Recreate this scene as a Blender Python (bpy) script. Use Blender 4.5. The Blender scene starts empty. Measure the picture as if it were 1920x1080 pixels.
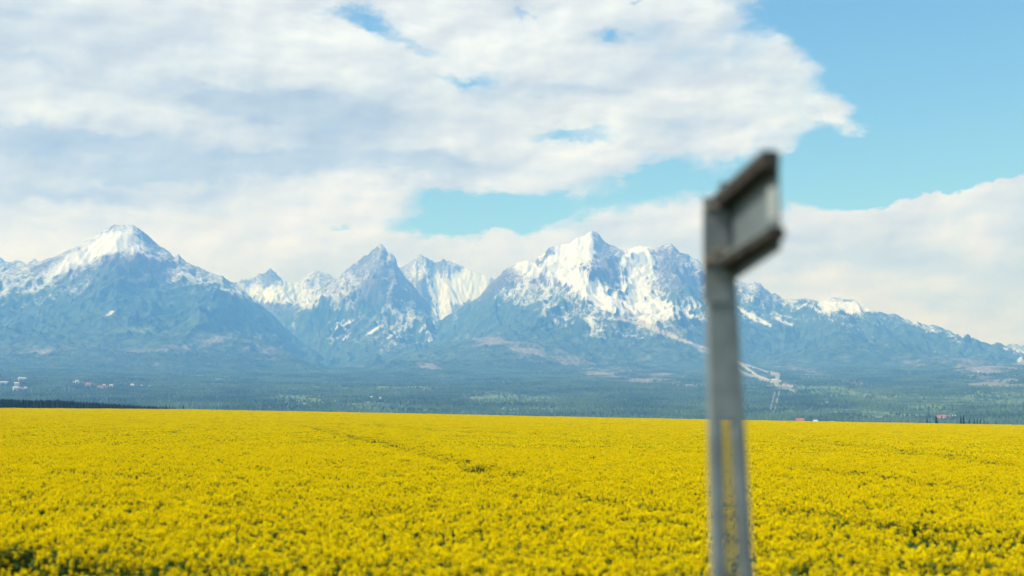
import bpy, math, random
import numpy as np
from mathutils import Vector

# ------------------------------------------------------------------ camera
F = 2318.0            # focal length in photo pixels (1920 wide)
H0 = 785.0            # photo row of the true horizon
CAMZ = 3.6
PITCH = math.atan((H0 - 540) / F)
S = bpy.context.scene
COL = S.collection
cd = bpy.data.cameras.new('camera'); cam = bpy.data.objects.new('camera', cd); COL.objects.link(cam)
cam.location = (0, 0, CAMZ)
cam.rotation_euler = (math.pi / 2 + PITCH, 0, 0)
cd.sensor_width = 36; cd.lens = F / 1920 * 36
cd.clip_start = 0.1; cd.clip_end = 90000
cd.dof.use_dof = True; cd.dof.focus_distance = 900; cd.dof.aperture_fstop = 0.8
S.camera = cam

def px(X, Y):
    """photo pixel -> (azimuth, tan elevation)"""
    cx, cy = (X - 960), (540 - Y)
    y = F * math.cos(PITCH) - cy * math.sin(PITCH)
    z = F * math.sin(PITCH) + cy * math.cos(PITCH)
    return math.atan2(cx, y), z / math.hypot(cx, y)

# ------------------------------------------------------------------ light
SUN_DIR = Vector((-0.80, -0.28, 0.80)).normalized()
SUN_EL = math.asin(SUN_DIR.z)
SUN_AZ = math.atan2(SUN_DIR.x, SUN_DIR.y)
sl = bpy.data.lights.new('sun', 'SUN'); sun = bpy.data.objects.new('sun', sl); COL.objects.link(sun)
sl.energy = 4.1; sl.angle = math.radians(0.6); sl.color = (1.0, 0.965, 0.92)
sun.rotation_euler = SUN_DIR.to_track_quat('Z', 'Y').to_euler()
sun.location = (0, 0, 50)
S.view_settings.view_transform = 'Standard'; S.view_settings.look = 'None'
S.view_settings.exposure = 0.1; S.view_settings.gamma = 1.0
S.cycles.use_denoising = True
S.cycles.volume_bounces = 2; S.cycles.max_bounces = 6; S.cycles.diffuse_bounces = 3
S.cycles.transparent_max_bounces = 6

# ------------------------------------------------------------------ node helper
class NT:
    def __init__(s, tree): s.t = tree; s.n = tree.nodes; s.l = tree.links
    def new(s, typ, **kw):
        n = s.n.new(typ)
        for k, v in kw.items(): setattr(n, k, v)
        return n
    def put(s, sock, v):
        if isinstance(v, bpy.types.NodeSocket): s.l.new(v, sock)
        elif v is not None:
            if hasattr(sock, 'default_value'):
                try: sock.default_value = v
                except Exception: sock.default_value = (*v, 1)
    def m(s, op, a, b=None, c=None, clamp=False):
        n = s.new('ShaderNodeMath', operation=op, use_clamp=clamp)
        for i, v in enumerate((a, b, c)):
            if v is not None: s.put(n.inputs[i], v)
        return n.outputs[0]
    def v(s, op, a, b=None, scale=None):
        n = s.new('ShaderNodeVectorMath', operation=op)
        s.put(n.inputs[0], a)
        if b is not None: s.put(n.inputs[1], b)
        if scale is not None: s.put(n.inputs[3], scale)
        return n.outputs[1] if op in ('DOT_PRODUCT', 'LENGTH') else n.outputs[0]
    def noise(s, vec, scale, detail=5, rough=0.55, dist=0.0, col=False):
        n = s.new('ShaderNodeTexNoise'); n.noise_dimensions = '3D'
        s.put(n.inputs['Vector'], vec); n.inputs['Scale'].default_value = scale
        n.inputs['Detail'].default_value = detail; n.inputs['Roughness'].default_value = rough
        n.inputs['Distortion'].default_value = dist
        return n.outputs[1] if col else n.outputs[0]
    def mr(s, val, a, b, c=0.0, d=1.0, smooth=True):
        n = s.new('ShaderNodeMapRange'); n.interpolation_type = 'SMOOTHSTEP' if smooth else 'LINEAR'
        n.clamp = True
        for i, q in enumerate((val, a, b, c, d)): s.put(n.inputs[i], q)
        return n.outputs[0]
    def mix(s, f, a, b):
        n = s.new('ShaderNodeMix', data_type='RGBA')
        s.put(n.inputs[0], f)
        for k, q in ((6, a), (7, b)):
            if isinstance(q, bpy.types.NodeSocket): s.l.new(q, n.inputs[k])
            else: n.inputs[k].default_value = (*q[:3], 1)
        return n.outputs[2]
    def comb(s, x, y, z):
        n = s.new('ShaderNodeCombineXYZ')
        for i, q in enumerate((x, y, z)): s.put(n.inputs[i], q)
        return n.outputs[0]

# ------------------------------------------------------------------ sky with clouds
W = bpy.data.worlds.new('World'); S.world = W; W.use_nodes = True
nt = NT(W.node_tree); W.node_tree.nodes.clear()
out = nt.new('ShaderNodeOutputWorld'); bg = nt.new('ShaderNodeBackground')
sky = nt.new('ShaderNodeTexSky', sky_type='NISHITA')
sky.sun_disc = False; sky.sun_elevation = SUN_EL; sky.sun_rotation = SUN_AZ
sky.altitude = 700; sky.air_density = 1.0; sky.dust_density = 0.6; sky.ozone_density = 1.5
tc = nt.new('ShaderNodeTexCoord'); D = tc.outputs['Generated']
sep = nt.new('ShaderNodeSeparateXYZ'); nt.put(sep.inputs[0], D)
dx, dy, dz = sep.outputs
az = nt.m('ARCTAN2', dx, dy)
hyp = nt.m('SQRT', nt.m('ADD', nt.m('MULTIPLY', dx, dx), nt.m('MULTIPLY', dy, dy)))
te = nt.m('DIVIDE', dz, nt.m('MAXIMUM', hyp, 0.001))
# cloud-layer coordinates (flat layer overhead seen in perspective)
den = nt.m('ADD', nt.m('MAXIMUM', dz, 0.0), 0.16)
P = nt.comb(nt.m('DIVIDE', dx, den), nt.m('DIVIDE', dy, den), nt.m('MULTIPLY', te, 1.0))
warpA = nt.noise(nt.comb(nt.m('MULTIPLY', az, 5.0), nt.m('MULTIPLY', te, 9.0), 3.3), 1.0, 5, 0.6, col=True)
wsep = nt.new('ShaderNodeSeparateXYZ'); nt.put(wsep.inputs[0], warpA)
warpB = nt.noise(nt.comb(nt.m('MULTIPLY', az, 26.0), nt.m('MULTIPLY', te, 40.0), 1.3), 1.0, 5, 0.65, col=True)
wsb = nt.new('ShaderNodeSeparateXYZ'); nt.put(wsb.inputs[0], warpB)
azw = nt.m('ADD', nt.m('ADD', az, nt.m('MULTIPLY', nt.m('SUBTRACT', wsep.outputs[0], 0.5), 0.12)), nt.m('MULTIPLY', nt.m('SUBTRACT', wsb.outputs[0], 0.5), 0.055))
tew = nt.m('ADD', nt.m('ADD', te, nt.m('MULTIPLY', nt.m('SUBTRACT', wsep.outputs[1], 0.5), 0.05)), nt.m('MULTIPLY', nt.m('SUBTRACT', wsb.outputs[1], 0.5), 0.035))
def blob(cx, cy, rx, ry, ang=0.0, wt=1.0, a=None, t=None):
    a = a or azw; t = t or tew
    A, T = px(cx, cy); rx /= F; ry /= F
    u = nt.m('SUBTRACT', a, A); v = nt.m('SUBTRACT', t, T)
    c, s_ = math.cos(math.radians(ang)), math.sin(math.radians(ang))
    uu = nt.m('ADD', nt.m('MULTIPLY', u, c / rx), nt.m('MULTIPLY', v, s_ / rx))
    vv = nt.m('ADD', nt.m('MULTIPLY', u, -s_ / ry), nt.m('MULTIPLY', v, c / ry))
    r2 = nt.m('ADD', nt.m('MULTIPLY', uu, uu), nt.m('MULTIPLY', vv, vv))
    return nt.m('MULTIPLY', nt.m('EXPONENT', nt.m('MULTIPLY', r2, -1.0)), wt)
def total(bl):
    r = bl[0]
    for b in bl[1:]: r = nt.m('ADD', r, b)
    return r
# where the blue shows between the clouds
BLUE = [(1830, 60, 330, 190, 0, 1.5), (2100, 180, 330, 170, 0, 1.5), (1560, 20, 150, 75, -25, 1.0), (1800, 270, 220, 80, 0, 1.3),
        (1590, 340, 150, 46, 8, 1.3), (1390, 335, 170, 30, 14, 1.2), (1215, 345, 90, 36, 25, 1.2), (1000, 408, 110, 38, 4, 1.5),
        (870, 385, 100, 30, 0, 1.4), (870, 432, 120, 20, 0, 1.3), (700, 45, 60, 20, -10, 0.7), (610, 30, 60, 14, 0, 0.45), (780, 85, 60, 18, -20, 0.5), (1145, 62, 38, 20, 0, 0.7),
        (850, 150, 60, 14, 0, 0.55), (1040, 262, 90, 16, 5, 0.65), (1190, 12, 22, 9, 0, 0.6), (985, 22, 30, 8, 0, 0.6),
        (640, 440, 36, 6, 0, 0.7), (1790, 330, 150, 22, 0, 0.8), (60, 30, 90, 20, 0, 0.3)]
blue = total([blob(*b) for b in BLUE])
CL = [(1745, 224, 42, 17, -4, 1.15), (1745, 118, 50, 14, 0, 0.8), (1690, 380, 200, 22, 5, 0.9), (1900, 330, 60, 26, 20, 0.9),
      (1600, 220, 85, 36, -8, 0.9), (1540, 130, 80, 50, 0, .5), (1860, 365, 100, 25, 0, 0.7)]
blue = nt.m('SUBTRACT', blue, total([blob(*b) for b in CL]))
# elsewhere on the sphere: broken cloud
front = nt.mr(dy, 0.45, 0.8)
gen = nt.mr(nt.noise(P, 0.55, 3, 0.5), 0.48, 0.62)
blue = nt.m('ADD', nt.m('MULTIPLY', blue, front), nt.m('MULTIPLY', gen, nt.m('SUBTRACT', 1.0, front)))
Q = nt.comb(nt.m('MULTIPLY', az, 1.0), nt.m('MULTIPLY', te, 1.7), 0.0)
edge1 = nt.noise(Q, 12.0, 8, 0.52, 0.15)
edge2 = nt.noise(P, 1.6, 7, 0.52)
e = nt.m('ADD', nt.m('MULTIPLY', edge1, 0.62), nt.m('MULTIPLY', edge2, 0.38))
dens = nt.m('SUBTRACT', nt.m('MULTIPLY', nt.m('SUBTRACT', e, 0.5), 2.2), nt.m('SUBTRACT', blue, 0.52))
alpha = nt.mr(dens, -0.42, 0.38)
# cloud relief: soft light and grey undersides
def relief(off):
    q = nt.v('ADD', Q, off)
    return nt.noise(q, 7.0, 3, 0.42, 0.0)
r1 = relief((0, 0, 0)); r2 = relief((0.012, -0.014, 0))
Q2 = nt.v('ADD', nt.v('SCALE', Q, scale=2.6), (3.1, 7.7, 0.0))
r3 = nt.noise(Q2, 7.0, 4, 0.48); r4 = nt.noise(nt.v('ADD', Q2, (0.014, -0.02, 0)), 7.0, 4, 0.48)
rel = nt.m('ADD', nt.m('MULTIPLY', nt.m('SUBTRACT', r1, r2), 1.8), nt.m('MULTIPLY', nt.m('SUBTRACT', r3, r4), 0.8))
big = nt.noise(nt.comb(nt.m('MULTIPLY', az, 3.0), nt.m('MULTIPLY', te, 13.0), 8.0), 1.0, 6, 0.55, 0.3)
GREY = [(480, 195, 210, 34, -6, 1.5), (110, 265, 210, 28, 6, 1.9), (390, 305, 190, 28, 6, 1.6), (780, 310, 150, 22, 0, 1.3), (1050, 170, 170, 18, 0, .7), (180, 360, 160, 14, 0, .7), (60, 120, 60, 16, 0, .6), (300, 330, 260, 22, 0, .5), (620, 250, 120, 40, 0, .45),
        (1700, 500, 200, 30, -8, .4), (1900, 380, 110, 40, 0, .45), (60, 20, 160, 60, 0, .5), (1090, 110, 140, 40, 0, .25), (340, 70, 130, 30, 0, .4),
        (900, 330, 160, 20, 0, .3), (1880, 630, 160, 50, 0, .25), (1360, 240, 180, 30, 10, .35)]
grey = total([blob(*b) for b in GREY])
grey = nt.m('ADD', nt.m('MULTIPLY', grey, nt.mr(r1, 0.3, 0.62, 0.45, 1.15)), nt.mr(big, 0.42, 0.78, 0.0, 0.55))
grey = nt.m('ADD', grey, nt.mr(r1, 0.52, 0.36, 0.0, 0.22), clamp=True)
lowc = nt.mr(te, 0.28, 0.08)
ccol = nt.mix(grey, nt.mix(lowc, (0.77, 0.84, 0.91), (0.79, 0.85, 1.14)), nt.mix(lowc, (0.44, 0.52, 0.62), (0.45, 0.52, 0.78)))
br = nt.m('ADD', 1.0, rel)
vv_ = nt.v('SCALE', ccol, scale=br)
skyc = nt.v('MULTIPLY', nt.v('SCALE', sky.outputs[0], scale=0.135), (0.74, 1.10, 1.20))
fin = nt.mix(alpha, skyc, vv_)
nt.put(bg.inputs[0], fin); bg.inputs[1].default_value = 1.0
nt.l.new(bg.outputs[0], out.inputs[0])

# ------------------------------------------------------------------ utilities
rng = np.random.default_rng(7); random.seed(7)
def _h(ix, iy, seed):
    n = (ix.astype(np.int64) * 374761393 + iy.astype(np.int64) * 668265263 + seed * 144665 + 12345) & 0xffffffff
    n = ((n ^ (n >> 13)) * 1274126177) & 0xffffffff
    return ((n ^ (n >> 16)) & 0xffffff) / float(0xffffff)
def gn(x, y, seed=0):
    """gradient noise, about -0.7..0.7"""
    x0 = np.floor(x); y0 = np.floor(y); fx = x - x0; fy = y - y0
    u = fx * fx * fx * (fx * (fx * 6 - 15) + 10); v = fy * fy * fy * (fy * (fy * 6 - 15) + 10)
    r = 0
    for i in (0, 1):
        for j in (0, 1):
            a = _h(x0 + i, y0 + j, seed) * 2 * np.pi
            d = np.cos(a) * (fx - i) + np.sin(a) * (fy - j)
            r = r + d * (u if i else 1 - u) * (v if j else 1 - v)
    return r
def fbm(x, y, oct=5, seed=0, rough=0.5):
    r = 0; a = 1.0; n = 0
    for o in range(oct):
        r = r + a * gn(x * 2 ** o + 17.3 * o, y * 2 ** o - 9.1 * o, seed + o); n += a; a *= rough
    return r / n * 1.6
def ridged(x, y, oct=5, seed=0, rough=0.5):
    r = 0; a = 1.0; n = 0; w = 1.0
    for o in range(oct):
        s = 1 - np.abs(gn(x * 2 ** o + 5.7 * o, y * 2 ** o + 3.1 * o, seed + o)) * 2.2
        s = np.clip(s, 0, 1) ** 2
        r = r + a * s * w; n += a; w = np.clip(s * 1.6, 0, 1); a *= rough
    return r / n
def sstep(a, b, x):
    t = np.clip((x - a) / (b - a), 0, 1); return t * t * (3 - 2 * t)

def mesh_np(name, verts, faces, mat=None, smooth=True, link=True, mats=None, midx=None):
    """faces: (n,k) int array"""
    me = bpy.data.meshes.new(name); verts = np.asarray(verts, np.float32); faces = np.asarray(faces, np.int32)
    k = faces.shape[1]
    me.vertices.add(len(verts)); me.vertices.foreach_set('co', verts.ravel())
    me.loops.add(faces.size); me.loops.foreach_set('vertex_index', faces.ravel())
    me.polygons.add(len(faces)); me.polygons.foreach_set('loop_start', np.arange(0, faces.size, k, dtype=np.int32))
    me.update(calc_edges=True)
    if not smooth: me.shade_flat()
    for m_ in (mats or ([mat] if mat else [])): me.materials.append(m_)
    if midx is not None: me.polygons.foreach_set('material_index', np.asarray(midx, np.int32))
    me.validate()
    o = bpy.data.objects.new(name, me)
    if link: COL.objects.link(o)
    return o
def grid_faces(nr, nc):
    i = np.arange(nr - 1)[:, None] * nc + np.arange(nc - 1)[None, :]
    return np.stack([i, i + 1, i + nc + 1, i + nc], -1).reshape(-1, 4)

def mat(name, color, rough=0.7, spec=0.3, metal=0.0, var=0.0, scale=8.0, color2=None, bump=0.0):
    m_ = bpy.data.materials.new(name); m_.use_nodes = True
    n = NT(m_.node_tree); b = n.n['Principled BSDF']
    b.inputs['Roughness'].default_value = rough; b.inputs['Metallic'].default_value = metal
    b.inputs['Specular IOR Level'].default_value = spec
    c2 = color2 or tuple(min(1, c * (1 - var)) for c in color)
    t = n.new('ShaderNodeTexCoord')
    f = n.mr(n.noise(t.outputs['Object'], scale, 6, 0.6), 0.35, 0.65)
    n.put(b.inputs['Base Color'], n.mix(f, color, c2))
    if bump:
        bp = n.new('ShaderNodeBump'); bp.inputs['Strength'].default_value = bump; bp.inputs['Distance'].default_value = 0.01
        n.put(bp.inputs['Height'], n.noise(t.outputs['Object'], scale * 4, 4)); n.put(b.inputs['Normal'], bp.outputs[0])
    return m_
def tag(o, label=None, cat=None, group=None, kind=None):
    if label: o['label'] = label
    if cat: o['category'] = cat
    if group: o['group'] = group
    if kind: o['kind'] = kind
    return o
def empty(name, loc, rz=0.0):
    o = bpy.data.objects.new(name, None); COL.objects.link(o); o.location = loc; o.rotation_euler = (0, 0, rz)
    o.empty_display_size = 0.2
    return o

# ------------------------------------------------------------------ near ground and field shape
EDGE = [(-400, 761), (0, 765), (350, 767.5), (700, 774), (960, 779.5), (1400, 788), (1920, 797), (2400, 806)]
eaz = np.array([px(x, y)[0] for x, y in EDGE]); ete = np.array([px(x, y)[1] for x, y in EDGE])
FIELD_R = 350.0
def edge_te(a): return np.interp(a, eaz, ete)
def crop_top(x, y):
    r = np.hypot(x, y); a = np.arctan2(x, y)
    ze = CAMZ + edge_te(a) * FIELD_R            # height of the crop at its far edge
    t = np.clip(r / FIELD_R, 0, 1.2)
    near = 1.3
    z = near + (ze - near) * t ** 1.15
    return z + 0.05 * fbm(x * 0.09, y * 0.09, 3, 31) * np.clip(t * 4, 0.3, 1) 
def ground_z(x, y):
    r = np.hypot(x, y)
    return crop_top(x, y) - 1.3

# ------------------------------------------------------------------ terrain
NA, A0, A1 = 1500, math.radians(-34), math.radians(34)
azs = np.linspace(A0, A1, NA)
rs = np.concatenate([np.geomspace(395, 6500, 170)[:-1], np.linspace(6500, 17500, 400)[:-1], np.linspace(17500, 21500, 40)])
NR = len(rs)
AZ, R = np.meshgrid(azs, rs)
X = R * np.sin(AZ); Y = R * np.cos(AZ)
def curve(pts):
    q = [px(x, y) for x, y in pts]
    return np.interp(azs, [a for a, _ in q], [t for _, t in q])
jag = lambda fr, amp, seed: amp / F * fbm(azs * fr, azs * 0 + seed * 3.7, 5, seed, 0.62)
def layer(pts, Rr, r0, p, base, jamp, spur, seed, rvar=500, back=0.55, rock=60):
    te_ = curve(pts) + jag(90, jamp, seed)
    Ra = Rr + rvar * fbm(azs * 14, azs * 0 + seed, 3, seed + 50)
    kw = np.exp(-0.5 * (np.arange(-90, 91) / 26.0) ** 2); kw /= kw.sum()
    tsm = np.convolve(np.pad(te_, 90, mode='edge'), kw, mode='valid')
    wx = X + 500 * fbm(X / 2600, Y / 2600, 4, seed + 9); wy = Y + 500 * fbm(X / 2600 + 40, Y / 2600, 4, seed + 11)
    t = (R - r0) / (Ra[None, :] - r0)
    tt = np.clip(t, 0, 1)
    sh = (140 / Ra[None, :]) * (1 - tt) * 9 * fbm(X / 1100, Y / 1100, 5, seed + 70)
    ai = np.clip(AZ + sh, A0, A1)
    det = np.interp(ai, azs, te_); smo = np.interp(ai, azs, tsm)
    kk = tt ** 5; kk = kk * kk * (3 - 2 * kk) * 0.6 + 0.4 * tt ** 9
    Hh = Ra[None, :] * (det * kk + smo * (1 - kk)) + CAMZ
    z = base + (Hh - base) * tt ** p
    env = np.clip(tt * (1 - tt) * 4, 0, 1) ** 0.7
    rd = ridged(wx / 1500, wy / 2800, 7, seed + 20, 0.55) - 0.42
    rd2 = ridged(wx / 420, wy / 900, 5, seed + 33, 0.6) - 0.42
    rd3 = ridged(wx / 150, wy / 230, 4, seed + 44, 0.6) - 0.42
    z = z + spur * env * rd * (0.35 + tt) + spur * 0.38 * np.clip(env + 0.10, 0, 1) * rd2 * tt + rock * np.clip(env + 0.05, 0, 1) * rd3 * tt
    bk = np.clip(t - 1, 0, None) * (Ra[None, :] - r0)
    z = z - bk * back + 90 * np.clip(bk / 600, 0, 1) * (rd + rd2)
    z = np.where(t < 0, -500, z)
    return z, tt
LB = [(-400, 500), (0, 483), (10, 492), (30, 487), (50, 492), (64, 485), (100, 505), (430, 530), (470, 522), (490, 512), (500, 506), (507, 500), (516, 508), (530, 524), (550, 532),
      (565, 525), (580, 512), (597, 506), (615, 512), (640, 524), (700, 505), (750, 500), (775, 485), (783, 478), (790, 476), (800, 480), (815, 490), (830, 486), (855, 493),
      (880, 503), (920, 519), (960, 532), (1100, 560), (1800, 676), (1850, 664), (1880, 655), (1898, 650), (1904, 645), (1915, 648), (1930, 640), (1990, 650), (2300, 660)]
LC = [(380, 700), (480, 630), (520, 602), (540, 585), (560, 570), (600, 545), (625, 530), (640, 514), (655, 500), (675, 488), (690, 478), (700, 467), (708, 463), (714, 461), (722, 466), (736, 473), (743, 482),
      (746, 496), (756, 515), (770, 530), (782, 542), (790, 553), (798, 560), (808, 580), (830, 610), (870, 650), (940, 700)]
LA = [(-500, 640), (-250, 585), (-100, 545), (0, 511), (20, 502), (70, 492), (110, 478), (150, 459), (185, 436), (200, 426), (213, 420), (235, 421), (248, 421), (260, 426), (275, 440), (300, 461), (320, 474),
      (328, 482), (334, 475), (340, 483), (360, 496), (385, 506), (400, 511), (415, 516), (440, 531), (455, 541), (480, 563), (510, 587), (540, 616), (570, 643), (590, 657), (620, 668), (660, 682), (760, 720)]
LD = [(560, 712), (640, 692), (700, 664), (760, 635), (800, 612), (830, 597), (870, 573), (900, 555), (912, 540), (925, 525), (940, 513), (960, 498), (975, 491), (990, 486), (1003, 489), (1020, 475), (1035, 464), (1048, 459),
      (1060, 458), (1080, 449), (1098, 439), (1110, 434), (1122, 438), (1130, 449), (1140, 454), (1155, 463), (1172, 470), (1185, 466), (1195, 462), (1225, 464), (1250, 457), (1258, 456), (1270, 468), (1290, 475),
      (1310, 489), (1330, 500), (1370, 520), (1400, 534), (1415, 531), (1425, 533), (1445, 546), (1470, 556), (1500, 563), (1540, 563), (1565, 557), (1580, 557), (1595, 563), (1620, 575), (1640, 580), (1662, 585),
      (1700, 598), (1760, 611), (1780, 617), (1800, 632), (1830, 649), (1870, 659), (1900, 667), (1925, 682), (2000, 705), (2300, 740)]
LE = [(400, 745), (560, 720), (650, 700), (760, 662), (850, 640), (930, 628), (1010, 632), (1120, 660), (1250, 690), (1400, 715), (1550, 735), (1640, 705), (1700, 680), (1770, 668), (1850, 672), (1950, 685), (2200, 720)]
LG = [(-500, 700), (-100, 655), (60, 648), (200, 640), (330, 628), (430, 622), (500, 640), (560, 668), (620, 700), (760, 730)]
zB, tB = layer(LB, 17000, 14000, 1.2, 300, 7, 420, 3, 300, rock=90)
zC, tC = layer(LC, 14200, 10800, 1.25, 330, 10, 430, 5, 300, rock=85)
zA, tA = layer(LA, 12400, 8200, 1.3, 300, 2.5, 330, 7, 350)
zD, tD = layer(LD, 13500, 8800, 1.3, 330, 8, 400, 11, 400, rock=80)
zE, tE = layer(LE, 10300, 7400, 1.15, 250, 2, 90, 13, 500, back=0.28)
zG, tG = layer(LG, 9700, 7400, 1.15, 250, 2, 80, 17, 400, back=0.28)
dip = 11 * sstep(395, 1100, R)
eT = edge_te(AZ) * np.where(R < 1500, 1, np.exp(-(R - 1500) / 2500))
und = fbm(X / 1300, Y / 800, 5, 61)
zF = CAMZ - 1.4 + eT * np.minimum(R, 2500) - dip + 400 * np.clip((R - 2600) / 6800, 0, 1.02) ** 1.12 \
    + und * 34 * sstep(1800, 6500, R) + 10 * fbm(X / 260, Y / 200, 4, 67) * sstep(3000, 6000, R)
zF = np.where(R > 9500, zF - (R - 9500) * 0.05, zF)
Z = np.maximum.reduce([zF, zA, zB, zC, zD, zE, zG])
which = np.argmax(np.stack([zF, zA, zB, zC, zD, zE, zG]), 0)
Z = Z + 7 * fbm(X / 75, Y / 75, 3, 71) * sstep(6500, 8500, R)
TE = (Z - CAMZ) / R
# photo coordinates of every terrain point, used only to know which slope is meant when cover is laid on it
cp, sp = math.cos(PITCH), math.sin(PITCH)
yc = Y * cp + (Z - CAMZ) * sp; zc = -Y * sp + (Z - CAMZ) * cp
PU = 960 + F * X / yc; PV = 540 - F * zc / yc
gz_r = np.gradient(Z, axis=0) / np.gradient(R, axis=0)
gz_a = np.gradient(Z, axis=1) / (R * (azs[1] - azs[0]))
slope = np.hypot(gz_r, gz_a)

def gb(cx, cy, rx, ry, ang=0.0):
    c, s_ = math.cos(math.radians(ang)), math.sin(math.radians(ang))
    u = PU - cx; v = PV - cy
    return np.exp(-(((u * c + v * s_) / rx) ** 2 + ((-u * s_ + v * c) / ry) ** 2))
# snow line by massif (photo row of the line, converted per slope)
snl = np.interp(PU, [-200, 0, 120, 200, 300, 420, 470, 520, 560, 700, 790, 830, 900, 960, 1060, 1150, 1250, 1330, 1420, 1520, 1600, 1680, 1800, 2000],
                    [560, 545, 530, 500, 500, 528, 555, 570, 582, 570, 595, 620, 545, 560, 572, 578, 572, 590, 585, 585, 590, 600, 625, 640])
nA = fbm(X / 260 + 0.4 * fbm(X / 500, Y / 500, 3, 5), Y / 620, 6, 81, 0.62)
nB = fbm(X / 70, Y / 110, 4, 83, 0.7)
nC = fbm(X / 900, Y / 900, 4, 85)
snlD = np.interp(PU, [700, 880, 900, 960, 1060, 1150, 1250, 1330, 1420, 1520, 1600, 1680, 1800, 2000], [520, 535, 545, 558, 568, 572, 566, 578, 560, 550, 556, 568, 600, 625])
snl = np.where((which == 4) | (which >= 5), snlD, snl)
snow = 0.34 + np.clip((snl + 14 - PV) / 110.0, -1.5, 0.26) + 0.7 * nA + 0.75 * nB + 0.6 * nC - np.clip(slope - 0.75, 0, 1.5) * 0.75 + 0.15
snow = np.where(which == 2, snow + 0.35 - np.clip(slope - 0.9, 0, 2) * 0.4, snow)
snow = np.where(which == 3, snow + 0.16, snow)
snow += 0.30 * gb(700, 510, 60, 40) * (which == 3) + 0.22 * gb(975, 530, 50, 28, -30) + 0.16 * gb(330, 535, 120, 40, 20) + 0.14 * gb(90, 545, 110, 22)
snow = np.minimum(snow, 0.56 + 0.45 * nA + 0.25 * nC)
for b in [(1210, 578, 62, 17, 4), (1195, 505, 24, 44, 15), (860, 545, 60, 26, -10), (1075, 515, 70, 11, 30), (1100, 545, 60, 9, 30), (1080, 472, 30, 22, 0), (430 + 90, 555, 50, 14, 0),
          (150, 485, 60, 8, -28), (215, 455, 22, 12, -20), (1590, 575, 60, 10, 0), (990, 500, 20, 10, 30), (820, 590, 18, 22, 40)]:
    snow += 1.5 * gb(*b) * (1 if b[0] > 900 else (which != 4) & (which < 5))
for b in [(1145, 500, 38, 30, 40), (1255, 495, 30, 35, -30), (1290, 535, 30, 25, 0), (935, 530, 34, 14, -45), (1010, 486, 26, 10, -30), (1130, 455, 16, 22, 30), (1225, 475, 40, 8, 0), (745, 510, 10, 24, -10), (510, 520, 22, 14, 0), (835, 500, 36, 10, 25), (800, 540, 18, 26, 0)]:
    snow -= (0.36 if b[0] > 900 else 0.2) * gb(*b)
for b in [(935, 590, 70, 18, 10), (340, 590, 160, 30, 0), (250, 510, 55, 22, 0), (700, 560, 20, 30, 0), (800, 570, 16, 32, -20), (1450, 640, 80, 24, 0)]:
    snow -= 1.3 * gb(*b)
streak = [(1420, 598, 40, 5, 28), (1475, 606, 16, 3, 25), (205, 588, 16, 5, -30), (160, 645, 0.1, 0.1, 0), (730, 632, 16, 2, -35), (650, 632, 14, 2, -40), (700, 620, 14, 2.5, -30), (640, 610, 20, 2.5, -25)]
for b in streak: snow += 1.5 * gb(*b) * (b[2] > 1)
SNOW = np.clip(snow, 0, 1)
# cleared, pinkish and grey slopes (storm-felled forest), green meadows
clear = 0.0
for b in [(810, 690, 45, 16, 20), (990, 660, 60, 16, 10), (1160, 700, 90, 15, 8), (1480, 690, 70, 14, 12), (1590, 712, 55, 9, 10), (1800, 690, 120, 20, 4), (1880, 715, 90, 20, 0), (300, 652, 95, 10, -6), (100, 660, 60, 9, -8),
          (430, 630, 60, 16, 0), (1260, 715, 90, 14, 5), (930, 640, 80, 12, 0), (480, 655, 50, 16, 20), (900, 745, 60, 8, 0)]:
    clear = clear + gb(*b)
clear = clear * (0.45 + 1.5 * fbm(X / 300, Y / 420, 5, 91, 0.7)) + 0.55 * sstep(0.0, 0.5, fbm(X / 900, Y / 900, 6, 93, 0.62)) * np.exp(-((PV - 685) / 42) ** 2)
clear = np.clip(clear, 0, 1) * (PV < 765)
mead = sstep(0.02, 0.5, fbm(X / 900, Y / 520, 5, 97, 0.6)) * (which == 0) * 0.95 * (0.6 + 1.2 * fbm(X / 150, Y / 120, 4, 98, 0.7))
for b in [(560, 748, 90, 9, 3), (760, 768, 120, 3, 2), (920, 745, 50, 10, 0), (1640, 775, 90, 10, 3), (1750, 765, 60, 9, 0), (1860, 745, 160, 16, 2), (1560, 735, 120, 12, 5), (1000, 748, 60, 10, 0), (1480, 770, 18, 4, -8), (1000, 768, 80, 4, 0), (250, 620, 60, 8, 0)]:
    mead = mead + gb(*b) * (0.8 + 0.8 * fbm(X / 200, Y / 160, 4, 99))
mead = np.clip(mead, 0, 1)
# ski runs: strips of bare snow and grass down the slope
piste = np.zeros_like(Z)
def strip(pts, w, k=1.0):
    global piste
    for (x0, y0), (x1, y1) in zip(pts[:-1], pts[1:]):
        dx_, dy_ = x1 - x0, y1 - y0
        t = np.clip(((PU - x0) * dx_ + (PV - y0) * dy_) / (dx_ ** 2 + dy_ ** 2), 0, 1)
        d = np.hypot(PU - x0 - t * dx_, PV - y0 - t * dy_)
        piste = np.maximum(piste, k * sstep(w * 0.5 + 1.2, w * 0.5 - 0.4, d))
strip([(1160, 597), (1200, 607), (1250, 628), (1300, 645), (1340, 658), (1385, 680), (1420, 705), (1440, 712)], 4, .95)
strip([(1160, 597), (1178, 590), (1200, 600), (1270, 632)], 3, .9)
strip([(1178, 590), (1195, 592), (1235, 585)], 2.5, .9)
strip([(1240, 590), (1262, 612), (1278, 630)], 2, .7)
strip([(1380, 678), (1440, 698)], 2, .8); strip([(1375, 690), (1400, 702), (1450, 718)], 4.5, 0.6)
strip([(1446, 700), (1458, 703), (1456, 720), (1446, 716)], 7, .6)
strip([(1455, 722), (1480, 730), (1490, 738)], 6, .4)
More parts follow.
